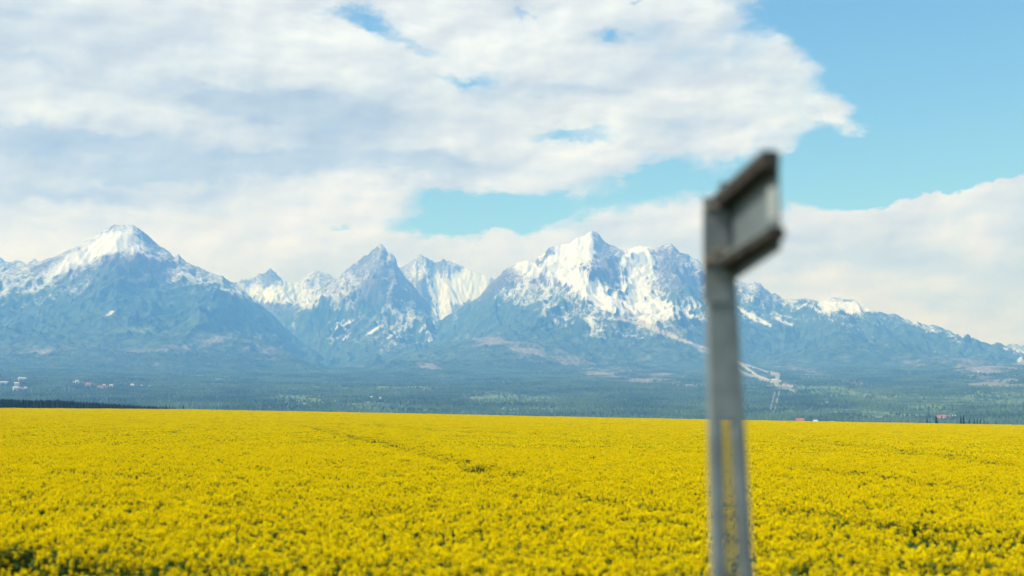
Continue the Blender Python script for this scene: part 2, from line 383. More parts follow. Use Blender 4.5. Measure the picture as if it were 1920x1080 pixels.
strip([(1453, 735), (1448, 752), (1443, 772)], 2, .45); strip([(1461, 735), (1456, 755), (1450, 775)], 2, .45)
strip([(1508, 772), (1552, 754)], 2, .45); strip([(1295, 642), (1312, 656), (1340, 664)], 4, .7)
piste = piste * (which != 2)

v = np.stack([X, Y, Z], -1).reshape(-1, 3)
terr = mesh_np('mountain_terrain', v, grid_faces(NR, NA))
tag(terr, kind='structure')
at = terr.data.attributes.new('cover', 'FLOAT_COLOR', 'POINT')
at.data.foreach_set('color', np.stack([SNOW, clear, mead, np.clip(piste, 0, 1)], -1).astype(np.float32).ravel())
m_ = bpy.data.materials.new('mountain_slopes'); m_.use_nodes = True; n = NT(m_.node_tree); b = n.n['Principled BSDF']
a_ = n.new('ShaderNodeAttribute', attribute_name='cover')
sc = n.new('ShaderNodeSeparateColor'); n.put(sc.inputs[0], a_.outputs['Color'])
geo = n.new('ShaderNodeNewGeometry'); pos = geo.outputs['Position']
f1 = n.noise(pos, 0.012, 8, 0.65); f2 = n.noise(pos, 0.045, 5, 0.7); f3 = n.noise(pos, 0.0028, 6, 0.6)
forest = n.mix(n.mr(f1, 0.35, 0.65), (0.024, 0.060, 0.042), (0.080, 0.140, 0.080))
sepz = n.new('ShaderNodeSeparateXYZ'); n.put(sepz.inputs[0], pos)
rock = n.mix(n.mr(f2, 0.35, 0.65), (0.060, 0.065, 0.078), (0.17, 0.17, 0.175))
alpine = n.mr(n.m('ADD', sepz.outputs[2], n.m('MULTIPLY', f3, 500)), 1350, 1750)
base = n.mix(alpine, forest, rock)
cl = n.mix(n.mr(f2, 0.3, 0.7), (0.11, 0.14, 0.12), (0.33, 0.32, 0.33))
base = n.mix(n.mr(n.m('ADD', sc.outputs[1], n.m('MULTIPLY', n.m('SUBTRACT', f1, 0.5), 1.5)), 0.15, 0.9), base, cl)
md = n.mix(n.mr(f1, 0.35, 0.65), (0.09, 0.17, 0.09), (0.18, 0.26, 0.14))
base = n.mix(n.mr(n.m('ADD', sc.outputs[2], n.m('MULTIPLY', n.m('SUBTRACT', f1, 0.5), 1.6)), 0.25, 0.85), base, md)
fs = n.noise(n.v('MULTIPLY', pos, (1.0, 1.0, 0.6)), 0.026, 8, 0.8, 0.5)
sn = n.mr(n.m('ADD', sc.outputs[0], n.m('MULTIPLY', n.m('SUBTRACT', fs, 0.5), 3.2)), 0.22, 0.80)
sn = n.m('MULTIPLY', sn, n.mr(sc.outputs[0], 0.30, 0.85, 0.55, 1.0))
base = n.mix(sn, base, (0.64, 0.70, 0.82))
base = n.mix(a_.outputs['Alpha'], base, (0.46, 0.45, 0.44))
n.put(b.inputs['Base Color'], base); b.inputs['Roughness'].default_value = 0.85; b.inputs['Specular IOR Level'].default_value = 0.1
bp = n.new('ShaderNodeBump'); bp.inputs['Strength'].default_value = 0.8; bp.inputs['Distance'].default_value = 14
n.put(bp.inputs['Height'], f2); n.put(b.inputs['Normal'], bp.outputs[0])
terr.data.materials.append(m_)

def terr_z(x, y):
    r = np.hypot(x, y); a = np.arctan2(x, y)
    i = np.clip(np.searchsorted(rs, r) - 1, 0, NR - 2); fr = (r - rs[i]) / (rs[i + 1] - rs[i])
    q = (a - A0) / (A1 - A0) * (NA - 1); j = np.clip(q.astype(int) if hasattr(q, 'astype') else int(q), 0, NA - 2); fa = q - j
    return (Z[i, j] * (1 - fr) * (1 - fa) + Z[i + 1, j] * fr * (1 - fa) + Z[i, j + 1] * (1 - fr) * fa + Z[i + 1, j + 1] * fr * fa)
def hit(Xp, Yp):
    a, t = px(Xp, Yp); j = int(round((a - A0) / (A1 - A0) * (NA - 1)))
    k = np.argmax((TE[:, j] >= t) & (rs > 900))
    if k == 0: k = 100
    r = rs[k] if k else rs[100]
    x, y = r * math.sin(a), r * math.cos(a)
    return x, y, float(terr_z(x, y)), r

# near ground sheet
gx = np.concatenate([np.linspace(-4000, -320, 12)[:-1], np.linspace(-320, 320, 161), np.linspace(320, 4000, 12)[1:]])
gr = np.linspace(-60, 402, 155)
GA = np.linspace(math.radians(-70), math.radians(70), 220); GR = np.concatenate([np.linspace(0.5, 60, 60)[:-1], np.linspace(60, 396, 80), [400]])
ga, gg = np.meshgrid(GA, GR); xx = gg * np.sin(ga); yy = gg * np.cos(ga)
zz = ground_z(xx, yy) + 0.02 * fbm(xx, yy, 3, 3)
zz[-1] -= 2.0
g = mesh_np('ground', np.stack([xx, yy, zz], -1).reshape(-1, 3), grid_faces(*xx.shape),
            mat('soil_and_grass', (0.045, 0.075, 0.02), 0.95, 0.1, color2=(0.09, 0.07, 0.04), scale=0.8, bump=0.4))
tag(g, kind='structure')
# plain behind and around the camera, out to the horizon
pa = np.linspace(0, 2 * math.pi, 97); pr = np.array([0.0, 30, 400, 3000, 30000])
qa, qr = np.meshgrid(pa, pr); pz = np.where(qr < 35, -0.45, np.where(qr < 500, -9.0, np.where(qr < 4000, -25.0, -60.0)))
pl = mesh_np('plain', np.stack([qr * np.sin(qa), qr * np.cos(qa), pz], -1).reshape(-1, 3), grid_faces(*qa.shape),
             mat('meadow_plain', (0.06, 0.10, 0.03), 0.95, 0.1, color2=(0.12, 0.13, 0.05), scale=0.003))
tag(pl, kind='structure')

# ------------------------------------------------------------------ rapeseed crop
def leafy(name, c1, c2, trans=0.35, scale=20):
    m2 = bpy.data.materials.new(name); m2.use_nodes = True; n = NT(m2.node_tree); n.n.clear()
    o = n.new('ShaderNodeOutputMaterial'); oi = n.new('ShaderNodeObjectInfo'); g2 = n.new('ShaderNodeNewGeometry')
    f = n.m('ADD', n.m('MULTIPLY', oi.outputs['Random'], 0.5), n.m('MULTIPLY', g2.outputs['Random Per Island'], 0.5))
    c = n.mix(f, c1, c2)
    d = n.new('ShaderNodeBsdfDiffuse'); t = n.new('ShaderNodeBsdfTranslucent'); mx = n.new('ShaderNodeMixShader')
    n.put(d.inputs[0], c); n.put(t.inputs[0], c); mx.inputs[0].default_value = trans
    n.l.new(d.outputs[0], mx.inputs[1]); n.l.new(t.outputs[0], mx.inputs[2]); n.l.new(mx.outputs[0], o.inputs[0])
    return m2
M_PET = leafy('rapeseed_petals', (0.88, 0.69, 0.001), (0.94, 0.79, 0.004), 0.30)
M_STEM = leafy('rapeseed_leaves', (0.045, 0.10, 0.030), (0.09, 0.16, 0.035), 0.2)
protos = bpy.data.collections.new('rapeseed_plants')       # not linked to the scene: only a source for the geometry nodes
def quads(c, size, r, nrm_up=0.5):
    """random little quads at points c"""
    k = len(c); nrm = r.normal(size=(k, 3)); nrm[:, 2] = np.abs(nrm[:, 2]) + nrm_up
    nrm /= np.linalg.norm(nrm, axis=1)[:, None]
    t = np.cross(nrm, r.normal(size=(k, 3))); t /= np.linalg.norm(t, axis=1)[:, None]; bt = np.cross(nrm, t)
    s = np.asarray(size).reshape(-1, 1) * np.ones((k, 1))
    v = np.stack([c - t * s, c - bt * s, c + t * s, c + bt * s], 1).reshape(-1, 3)
    return v, np.arange(4 * k).reshape(-1, 4)
def plant(idx, foot, nrac, npet, psize, rad, nleaf, lsize, hvar):
    r = np.random.default_rng(100 + idx)
    pts = r.uniform(-foot / 2, foot / 2, (nrac, 2)); hz = r.uniform(-hvar, 0.02, nrac) + 0.0
    C, Sz = [], []
    for (x, y), h in zip(pts, hz):
        rr = rad * r.uniform(0.7, 1.25)
        q = r.normal(size=(npet, 3)); q /= np.linalg.norm(q, axis=1)[:, None]; q *= r.uniform(0.55, 1, (npet, 1)) * rr
        q[:, 2] *= 1.15
        C.append(q + np.array([x, y, h])); Sz.append(np.full(npet, psize) * r.uniform(0.7, 1.2, npet))
    pv, pf = quads(np.concatenate(C), np.concatenate(Sz), r)
    # stems: thin crossed strips below each raceme, leaves lower down
    sv, sf = [], []
    for (x, y), h in zip(pts, hz):
        w = 0.006 if foot < 1 else 0.012; bx_, by_ = x * 0.75, y * 0.75
        for dx_, dy_ in ((w, 0), (0, w)):
            k = len(sv); sv += [(x - dx_, y - dy_, h), (x + dx_, y + dy_, h), (bx_ + dx_, by_ + dy_, -0.85), (bx_ - dx_, by_ - dy_, -0.85)]
            sf.append((k, k + 1, k + 2, k + 3))
    lc = np.column_stack([r.uniform(-foot / 2, foot / 2, (nleaf, 2)), r.uniform(-0.75, -0.14, nleaf)])
    lv, lf = quads(lc, lsize * r.uniform(0.6, 1.3, nleaf), r, 0.3)
    V = np.concatenate([pv, np.array(sv), lv]); Fc = np.concatenate([pf, np.array(sf) + len(pv), lf + len(pv) + len(sv)])
    mi = np.concatenate([np.zeros(len(pf)), np.ones(len(sf) + len(lf))])
    o = mesh_np('rapeseed_plant', V, Fc, smooth=False, link=False, mats=[M_PET, M_STEM], midx=mi)
    protos.objects.link(o)
for i in range(4): plant(i, 0.44, 10, 30, 0.0135, 0.042, 34, 0.05, 0.30)       # 0..3 near
for i in range(4): plant(4 + i, 1.3, 54, 9, 0.027, 0.050, 60, 0.09, 0.26)       # 4..7 far
for o, k in zip(sorted(protos.objects, key=lambda q: q.name), range(8)): pass
def scatter(r0, r1, step, half=0.47, pad=8):
    ys = np.arange(r0 * 0.8, r1, step); P_ = []
    for y in ys:
        w = half * y * 1.12 + pad
        xs = np.arange(-w, w, step); P_.append(np.column_stack([xs, np.full(len(xs), y)]))
    P_ = np.concatenate(P_); P_ += rng.uniform(-step * 0.5, step * 0.5, P_.shape)
    d = np.hypot(P_[:, 0], P_[:, 1]); return P_[(d >= r0) & (d < r1)]
p1 = scatter(15.5, 75, 0.27); p2 = scatter(75, FIELD_R + 1, 0.92)
pp = np.concatenate([p1, p2]); nn = len(pp)
kind = np.concatenate([rng.integers(0, 4, len(p1)), rng.integers(4, 8, len(p2))])
# the crop dips along old wheel tracks and in thin spots
def ray_xy(Xp, Yp):
    a, t = px(Xp, Yp); lo = np.linspace(15, 345, 1500)
    k = np.argmin(np.abs((crop_top(lo * math.sin(a), lo * math.cos(a)) - CAMZ) / lo - t)); r = lo[k]
    return r * math.sin(a), r * math.cos(a)
def dist_line(P_, pts):
    d = np.full(len(P_), 1e9)
    for a, b_ in zip(pts[:-1], pts[1:]):
        a = np.array(a); b_ = np.array(b_); ab = b_ - a
        t = np.clip(((P_ - a) @ ab) / (ab @ ab), 0, 1); d = np.minimum(d, np.hypot(*(P_ - a - t[:, None] * ab).T))
    return d
z_ = crop_top(pp[:, 0], pp[:, 1])
clump = fbm(pp[:, 0] / 1.1, pp[:, 1] / 1.6, 4, 41, 0.6); big = fbm(pp[:, 0] / 9, pp[:, 1] / 14, 3, 43)
low = 0.14 * clump + 0.05 * big + rng.uniform(-0.12, 0.05, nn)
for pts, w, dep in [([(560, 797), (640, 812), (740, 835), (850, 862), (960, 893)], 0.7, 0.62),
                    ([(1480, 822), (1640, 838), (1760, 852), (1940, 876)], 0.7, 0.8),
                    ([(100, 885), (330, 893)], 0.5, 0.45), ([(1380, 868), (1560, 880), (1940, 930)], 0.6, 0.4),
                    ([(1040, 838), (1250, 838)], 0.7, 0.5), ([(900, 905), (1300, 960)], 0.4, 0.3), ([(480, 790), (700, 797), (900, 812)], 0.9, 0.5)]:
    d = dist_line(pp, [ray_xy(*q) for q in pts])
    low -= dep * np.exp(-(d / w) ** 2) * (0.6 + 1.3 * fbm(pp[:, 0] / 2.5, pp[:, 1] / 2.5, 3, 47))
thin = np.zeros(nn)
for pts, w in [([(1480, 955), (1700, 985), (1800, 1020), (1950, 1045)], 0.45), ([(1500, 1052), (1640, 1066), (1800, 1052)], 0.35), ([(0, 1020), (200, 1050), (500, 1064)], 0.5), ([(1780, 985), (1950, 1010)], 0.4), ([(1300, 1075), (1500, 1070)], 0.35), ([(0, 1038), (120, 1046)], 0.5),
               ([(560, 1070), (760, 1076)], 0.3), ([(0, 1060), (300, 1076)], 0.4)]:
    d = dist_line(pp, [ray_xy(*q) for q in pts]); thin = np.maximum(thin, np.exp(-(d / w) ** 2))
th = thin * (0.9 + 1.1 * fbm(pp[:, 0] / 0.9, pp[:, 1] / 0.9, 3, 49))
low -= 0.85 * sstep(0.15, 0.6, th)
far = np.hypot(*pp.T)
scl = rng.uniform(0.85, 1.15, nn)
fm = bpy.data.meshes.new('rapeseed_field'); fm.vertices.add(nn)
fm.vertices.foreach_set('co', np.column_stack([pp, z_ + low]).astype(np.float32).ravel())
fa_ = fm.attributes.new('kind_index', 'INT', 'POINT'); fa_.data.foreach_set('value', kind.astype(np.int32))
fb_ = fm.attributes.new('turn', 'FLOAT', 'POINT'); fb_.data.foreach_set('value', rng.uniform(0, 6.283, nn).astype(np.float32))
fc_ = fm.attributes.new('size', 'FLOAT', 'POINT'); fc_.data.foreach_set('value', scl.astype(np.float32))
field = bpy.data.objects.new('rapeseed_field', fm); COL.objects.link(field)
tag(field, 'broad field of yellow flowering rapeseed reaching to the foot of the mountains', 'rapeseed', kind='stuff')
ng = bpy.data.node_groups.new('rapeseed_scatter', 'GeometryNodeTree')
ng.interface.new_socket('Geometry', in_out='INPUT', socket_type='NodeSocketGeometry'); ng.interface.new_socket('Geometry', in_out='OUTPUT', socket_type='NodeSocketGeometry')
gi = ng.nodes.new('NodeGroupInput'); go = ng.nodes.new('NodeGroupOutput'); mtp = ng.nodes.new('GeometryNodeMeshToPoints')
ci = ng.nodes.new('GeometryNodeCollectionInfo'); ci.inputs[0].default_value = protos; ci.inputs['Separate Children'].default_value = True; ci.inputs['Reset Children'].default_value = True
iop = ng.nodes.new('GeometryNodeInstanceOnPoints'); iop.inputs['Pick Instance'].default_value = True
def nattr(nm, typ):
    q = ng.nodes.new('GeometryNodeInputNamedAttribute'); q.data_type = typ; q.inputs[0].default_value = nm
    return next(o for o in q.outputs if o.enabled and o.name == 'Attribute')
cx_ = ng.nodes.new('ShaderNodeCombineXYZ'); ng.links.new(nattr('turn', 'FLOAT'), cx_.inputs[2])
e2r = ng.nodes.new('FunctionNodeEulerToRotation'); ng.links.new(cx_.outputs[0], e2r.inputs[0])
L_ = ng.links.new
L_(gi.outputs[0], mtp.inputs[0]); L_(mtp.outputs[0], iop.inputs['Points']); L_(ci.outputs[0], iop.inputs['Instance'])
L_(nattr('kind_index', 'INT'), iop.inputs['Instance Index']); L_(e2r.outputs[0], iop.inputs['Rotation']); L_(nattr('size', 'FLOAT'), iop.inputs['Scale'])
L_(iop.outputs[0], go.inputs[0])
md_ = field.modifiers.new('scatter', 'NODES'); md_.node_group = ng

# ------------------------------------------------------------------ conifers
M_CON = mat('conifer_needles', (0.040, 0.088, 0.060), 0.9, 0.1, color2=(0.11, 0.19, 0.11), scale=0.004)
M_CON2 = mat('near_conifer_needles', (0.010, 0.026, 0.016), 0.9, 0.1, color2=(0.025, 0.045, 0.02), scale=0.3)
M_BARK = mat('bark', (0.09, 0.06, 0.04), 0.9, 0.1, var=0.4, scale=2)
def conifer_geo(xs, ys, zs, hs, ws, sides=5, tiers=2, r=rng):
    """merged low conifers: stacked skirts with ragged rims"""
    V, Fc = [], []; k = len(xs); off = 0
    for t in range(tiers):
        b0 = 0.08 + 0.9 * t / tiers * 0.75; top = min(1.0, b0 + (0.92 / tiers) * 1.5) if t < tiers - 1 else 1.0
        rad = ws * (1 - t / tiers * 0.8)
        ang = np.linspace(0, 2 * np.pi, sides, endpoint=False)[None, :] + r.uniform(0, 6, (k, 1))
        rr = rad[:, None] * r.uniform(0.65, 1.2, (k, sides))
        ring = np.stack([xs[:, None] + rr * np.cos(ang), ys[:, None] + rr * np.sin(ang), (zs + hs * b0)[:, None] + hs[:, None] * r.uniform(-0.05, 0.05, (k, sides))], -1)
        apex = np.stack([xs, ys, zs + hs * top], -1)[:, None, :]
        V.append(np.concatenate([ring, apex], 1).reshape(-1, 3))
        i = np.arange(k)[:, None] * (sides + 1) + np.arange(sides)[None, :] + off
        j = np.arange(k)[:, None] * (sides + 1) + (np.arange(sides)[None, :] + 1) % sides + off
        a = np.arange(k)[:, None] * (sides + 1) + sides + off + np.zeros((1, sides), int)
        Fc.append(np.stack([i, j, a], -1).reshape(-1, 3)); off += k * (sides + 1)
    return np.concatenate(V), np.concatenate(Fc)
# far forest on the foothills
N = 120000
ra = np.sqrt(rng.uniform(2700 ** 2, 8800 ** 2, N * 2)); aa = rng.uniform(math.radians(-31), math.radians(31), N * 2)
ii = np.clip(np.searchsorted(rs, ra) - 1, 0, NR - 1); jj = ((aa - A0) / (A1 - A0) * (NA - 1)).astype(int)
x_, y_ = ra * np.sin(aa), ra * np.cos(aa)
keep = (mead[ii, jj] < rng.uniform(0.25, 1.1, len(x_))) & (clear[ii, jj] < 0.5) & (piste[ii, jj] < 0.2) & (fbm(x_ / 420, y_ / 300, 4, 55) > rng.uniform(-0.9, 0.35, len(x_)))
x_, y_ = x_[keep][:N], y_[keep][:N]; zt = terr_z(x_, y_); hh = rng.uniform(5, 11, len(x_))
V_, F_ = conifer_geo(x_, y_, zt - 1, hh, hh * rng.uniform(0.3, 0.6, len(x_)), 5, 1)
fo = mesh_np('foothill_forest', V_, F_, M_CON, smooth=False)
tag(fo, 'blue green conifer forest covering the foothills below the mountains', 'forest', kind='stuff')
# dark wood just behind the left end of the field
k = 2600
Xp = rng.uniform(-260, 330, k); A_ = np.array([px(q, 765)[0] for q in Xp]); rr_ = rng.uniform(1150, 1500, k)
x_, y_ = rr_ * np.sin(A_), rr_ * np.cos(A_); zt = terr_z(x_, y_)
topY = np.interp(Xp, [-260, 0, 60, 110, 150, 215, 270, 330], [742, 748, 750, 749.5, 753.5, 757.5, 761, 765.5]) + rng.normal(0.6, 1.3, k)
topz = CAMZ + np.array([px(a, b_)[1] for a, b_ in zip(Xp, topY)]) * rr_
hh = np.clip(topz - zt + 0.5, 5, 34)
V_, F_ = conifer_geo(x_, y_, zt - 0.5, hh, hh * 0.17 + 0.3, 7, 3)
wo = mesh_np('conifer_wood', V_, F_, M_CON2, smooth=False)
tag(wo, 'dark conifer wood standing behind the left end of the yellow field', 'wood', kind='stuff')
# single conifers standing clear of the wood
def conifer(x, y, z, h, label, group, seed):
    t = empty('conifer_tree', (x, y, z)); tag(t, label, 'tree', group)
    r = np.random.default_rng(seed)
    V_, F_ = conifer_geo(np.zeros(1), np.zeros(1), np.zeros(1) + h * 0.08, np.array([h * 0.92]), np.array([h * r.uniform(0.13, 0.19)]), 9, 6, r)
    c = mesh_np('crown', V_, F_, M_CON2, smooth=False); c.parent = t
    a = np.linspace(0, 2 * np.pi, 7)[:-1]; w = h * 0.014
    vv = [(w * math.cos(q), w * math.sin(q), 0) for q in a] + [(w * .3 * math.cos(q), w * .3 * math.sin(q), h * 0.6) for q in a]
    ff = [(i, (i + 1) % 6, 6 + (i + 1) % 6, 6 + i) for i in range(6)]
    tr = mesh_np('trunk', vv, ff, M_BARK); tr.parent = t
    return t
SINGLE = [(222, 757.5), (232, 757), (248, 758), (256, 758.5), (262, 758), (276, 760), (281, 760.5), (312, 757.5), (318, 758.5), (325, 760), (344, 757), (375, 764), (383, 763.5), (420, 766),
          (1701, 788), (1738, 779), (1744, 786), (1755, 776), (1801, 776), (1806, 775), (1817, 782), (1826, 784), (1832, 782.5), (1838, 783.5), (1845, 785), (1852, 788), (1868, 787)]
place = {14: 'lone small conifer at the field edge left of the red roofed hotel', 15: 'dark pointed conifer just left of the red roofed hotel', 16: 'short conifer beside the left end of the red roofed hotel',
         17: 'thin conifer rising directly behind the red roofed hotel', 18: 'left one of a pair of slim tall conifers right of the red roofed hotel', 19: 'right one of a pair of slim tall conifers right of the red roofed hotel'}
for i, (a, b_) in enumerate(SINGLE):
    az_, t_ = px(a, b_); rr0 = 1300 + (i * 37) % 160 if a < 1000 else 1500 + (i * 53) % 300
    x, y = rr0 * math.sin(az_), rr0 * math.cos(az_); z = float(terr_z(np.array([x]), np.array([y]))[0])
    h = max(7.0, CAMZ + t_ * rr0 - z)
    if i in place: lb = place[i]; grp = 'conifers by the red roofed hotel'
    elif a < 1000: lb = 'small dark conifer in the thinning row right of the wood, number-less middle'; grp = 'conifers straggling right of the dark wood'
    else: lb = 'dark conifer'; grp = 'conifers in the clump right of the red roofed hotel'
    if a < 1000:
        names = ['first conifer clear of the right end of the dark wood', 'second conifer clear of the right end of the dark wood', 'third conifer clear of the right end of the dark wood', 'fourth conifer clear of the right end of the dark wood',
                 'fifth conifer clear of the right end of the dark wood', 'left tip of the next close pair of conifers behind the field', 'right tip of the next close pair of conifers behind the field', 'tall left conifer of three standing behind the field edge',
                 'middle conifer of three standing behind the field edge', 'low right conifer of three standing behind the field edge', 'tall thin conifer standing alone at the end of the row behind the field', 'left one of two low conifers peeping over the field edge',
                 'right one of two low conifers peeping over the field edge', 'rightmost conifer tip of the straggling row, barely over the yellow field']
        lb = names[i]
    elif i not in place:
        lb = ['leftmost conifer of the clump right of the red roofed hotel', 'second conifer from the left in the clump right of the hotel', 'tallest rounded conifer in the clump right of the hotel', 'conifer in the middle of the clump right of the hotel',
              'fifth conifer in the clump right of the red roofed hotel', 'low conifer near the right end of the clump by the hotel', 'rightmost conifer of the clump, close to the photo edge'][i - 20]
    conifer(x, y, z, h, lb, grp, 500 + i)

# ------------------------------------------------------------------ far houses
M_WALL = mat('white_render', (0.66, 0.66, 0.64), 0.8, 0.2, var=0.12, scale=0.3)
M_CREAM = mat('cream_render', (0.70, 0.62, 0.50), 0.8, 0.2, var=0.12, scale=0.3)
M_RED = mat('red_roof_tiles', (0.42, 0.19, 0.16), 0.8, 0.2, var=0.25, scale=0.6)
M_PALE = mat('pale_metal_roof', (0.50, 0.54, 0.58), 0.5, 0.4, var=0.15, scale=0.4)
M_GREY = mat('grey_roof', (0.22, 0.23, 0.25), 0.7, 0.3, var=0.2, scale=0.4)
M_GLASS = mat('window_glass', (0.06, 0.08, 0.10), 0.15, 0.6, scale=1)
def boxv(x0, x1, y0, y1, z0, z1):
    v = [(x0, y0, z0), (x1, y0, z0), (x1, y1, z0), (x0, y1, z0), (x0, y0, z1), (x1, y0, z1), (x1, y1, z1), (x0, y1, z1)]
    f = [(0, 3, 2, 1), (4, 5, 6, 7), (0, 1, 5, 4), (1, 2, 6, 5), (2, 3, 7, 6), (3, 0, 4, 7)]
    return v, f
def part(name, parent, vf, m):
    V_, F_ = vf; me = bpy.data.meshes.new(name); me.from_pydata(V_, [], F_); me.materials.append(m); me.update()
    o = bpy.data.objects.new(name, me); COL.objects.link(o); o.parent = parent
    return o
def house(Xp, Yp, w, d, h, rh, wm, rm, label, group, rz=0.0, cat='house'):
    w *= 0.85; h *= 0.85
    x, y, z, r = hit(Xp, Yp)
    t = empty('house' if cat == 'house' else 'hotel_building', (x, y, z - 1.0), -math.atan2(x, y) + rz); tag(t, label, cat, group)
    hw, hd = w / 2, d / 2; h += 1.0
    part('wall', t, boxv(-hw, hw, -hd, hd, 0, h), wm)
    o_ = 0.8
    V_ = [(-hw - o_, -hd - o_, h + .02), (hw + o_, -hd - o_, h + .02), (hw + o_, hd + o_, h + .02), (-hw - o_, hd + o_, h + .02), (-hw * 0.8, 0, h + rh), (hw * 0.8, 0, h + rh)]
    rf = part('roof', t, (V_, [(0, 3, 2, 1), (0, 1, 5, 4), (2, 3, 4, 5), (0, 4, 3), (1, 2, 5)]), rm)
    part('chimney', rf, boxv(hw * .3, hw * .3 + 1.2, -0.6, 0.6, h + rh * 0.5, h + rh + 1.3), M_GREY)
    nf = max(1, int(h // 3.2)); nc = max(2, int(w // 4.5))
    for i in range(nf):
        for j in range(nc):
            cx = -hw + (j + 0.5) * w / nc; cz = 1.6 + i * 3.1
            part('window', t, boxv(cx - .7, cx + .7, -hd - 0.05, -hd + 0.05, cz, cz + 1.5), M_GLASS)
    return r
GV = 'hotels and villas of the hillside village on the left'
HS = [(6, 721.5, 34, 14, 9, 5, M_WALL, M_PALE, 'long pale building at the left photo edge on the wooded hillside', .1),
      (14, 720, 14, 12, 7, 4, M_WALL, M_GREY, 'small grey roofed house just right of the long pale building', -.2),
      (41, 717, 38, 14, 9, 6, M_WALL, M_PALE, 'long pale roofed house at the top of the white hillside cluster', .3),
      (31, 724.5, 24, 16, 12, 5, M_WALL, M_PALE, 'bright white block in the middle of the hillside cluster', 0),
      (29, 733, 18, 14, 11, 6, M_WALL, M_PALE, 'bright white house at the bottom left of the hillside cluster', .2),
      (36, 732.5, 14, 12, 9, 5, M_WALL, M_RED, 'narrow house second from the left in the bottom row of the cluster', -.3),
      (42, 732.5, 15, 12, 8, 5, M_WALL, M_GREY, 'grey roofed house in the bottom row of the hillside cluster', .1),
      (47.5, 731.5, 12, 12, 9, 5, M_CREAM, M_PALE, 'cream house at the bottom right of the hillside cluster', .4),
      (137, 722, 10, 10, 5, 3, M_WALL, M_PALE, 'tiny white hut left of the small white gabled house', 0),
      (144.5, 722.5, 15, 12, 9, 6, M_WALL, M_PALE, 'small white gabled house left of the pink building', .5),
      (165, 725.5, 24, 16, 12, 7, M_CREAM, M_RED, 'pinkish building with a red roof alone on the wooded hillside', 0),
      (188, 729, 24, 14, 8, 6, M_CREAM, M_RED, 'low reddish building left of two white houses on the hillside', .2),
      (195, 725, 12, 12, 6, 4, M_WALL, M_PALE, 'small pale house just above the low reddish building', -.2),
      (200, 731, 12, 10, 5, 4, M_WALL, M_RED, 'small red roofed house right below the low reddish building', .1),
      (208.5, 727.5, 15, 14, 11, 5, M_WALL, M_PALE, 'tall white house at the right of the reddish buildings', .1),
      (248, 727.5, 15, 13, 8, 5, M_WALL, M_PALE, 'lone white house between the tall white house and the faint ones', .3),
      (265, 727, 13, 12, 7, 4, M_WALL, M_GREY, 'faint white house second from the right end of the village', 0),
      (281, 727.5, 14, 12, 6, 4, M_CREAM, M_GREY, 'faint grey roofed house at the right end of the village', 0)]
for X_, Y_, w, d, h, rh, wm, rm, lb, rz in HS: house(X_, Y_, w, d, h, rh, wm, rm, lb, GV, rz)
house(697, 747.5, 12, 12, 6, 3, M_WALL, M_PALE, 'tiny bright white house below the pointed central peak', 'lone houses in the middle foothills', 0)
house(713.5, 749.5, 9, 10, 4, 3, M_WALL, M_PALE, 'fainter white hut just right of the tiny bright house', 'lone houses in the middle foothills', 0)
GS = 'buildings at the foot of the ski runs'
house(1452, 719.5, 36, 20, 13, 6, M_WALL, M_PALE, 'big white lodge at the foot of the ski runs', GS, .1)
house(1461, 719, 22, 14, 7, 4, M_WALL, M_PALE, 'low white lodge joined right of the big white lodge', GS, 0)
house(1471.5, 724.5, 18, 14, 12, 6, M_WALL, M_GREY, 'white gabled house right of the ski run lodges', GS, .2)
house(1478, 725, 14, 12, 8, 5, M_WALL, M_RED, 'small house with a red roof beside the white gabled house', GS, -.2)
house(1484, 729, 15, 12, 6, 4, M_CREAM, M_PALE, 'cream house lowest of those below the ski runs', GS, .2)
GH = 'blocks of the red roofed hotel above the right of the field'
for k_, (a, b_, w, hh_, lb) in enumerate([(1759.5, 788, 17, 6, 'left white block of the pinkish red roofed hotel'), (1768, 788, 22, 8, 'tallest middle block of the red roofed hotel'), (1777.5, 788, 18, 6, 'right white block of the red roofed hotel')]):
    house(a, b_, w * 0.72, 14, hh_ * 0.8, 5, M_WALL, M_RED, lb, GH, 0.1 * k_, 'hotel')
house(1789, 783.5, 13, 8, 3, 2, M_WALL, M_PALE, 'long low white annexe trailing right of the red roofed hotel', 'hotel annexe', 0)
# at the field edge, only roofs showing
def edge_house(Xp, Ytop, r, w, wm, rm, lb):
    a, t = px(Xp, Ytop); x, y = r * math.sin(a), r * math.cos(a); z = float(terr_z(np.array([x]), np.array([y]))[0])
    tot = CAMZ + t * r - z; rh = min(3.5, tot * 0.35); h = tot - rh
    e_ = empty('house', (x, y, z), -a); tag(e_, lb, 'house', 'houses showing just over the right part of the field')
    part('wall', e_, boxv(-w / 2, w / 2, -5, 5, -1, h), wm)
    V_ = [(-w / 2 - .6, -5.6, h + .02), (w / 2 + .6, -5.6, h + .02), (w / 2 + .6, 5.6, h + .02), (-w / 2 - .6, 5.6, h + .02), (-w / 2 * .9, 0, h + rh), (w / 2 * .9, 0, h + rh)]
    part('roof', e_, (V_, [(0, 3, 2, 1), (0, 1, 5, 4), (2, 3, 4, 5), (0, 4, 3), (1, 2, 5)]), rm)
    for j in range(max(2, int(w // 4))):
        cx = -w / 2 + (j + .5) * w / max(2, int(w // 4)); part('window', e_, boxv(cx - .6, cx + .6, -5.05, -4.95, h - 1.9, h - 0.6), M_GLASS)
edge_house(1500, 784, 1700, 11, M_WALL, M_RED, 'house with reddish roof peeping over the yellow field below the ski runs')
edge_house(1529, 787, 1600, 6, M_CREAM, M_PALE, 'narrow cream house peeping over the yellow field edge')
edge_house(1561, 789.5, 1600, 5, M_WALL, M_PALE, 'tiny white house rightmost of three at the yellow field edge')

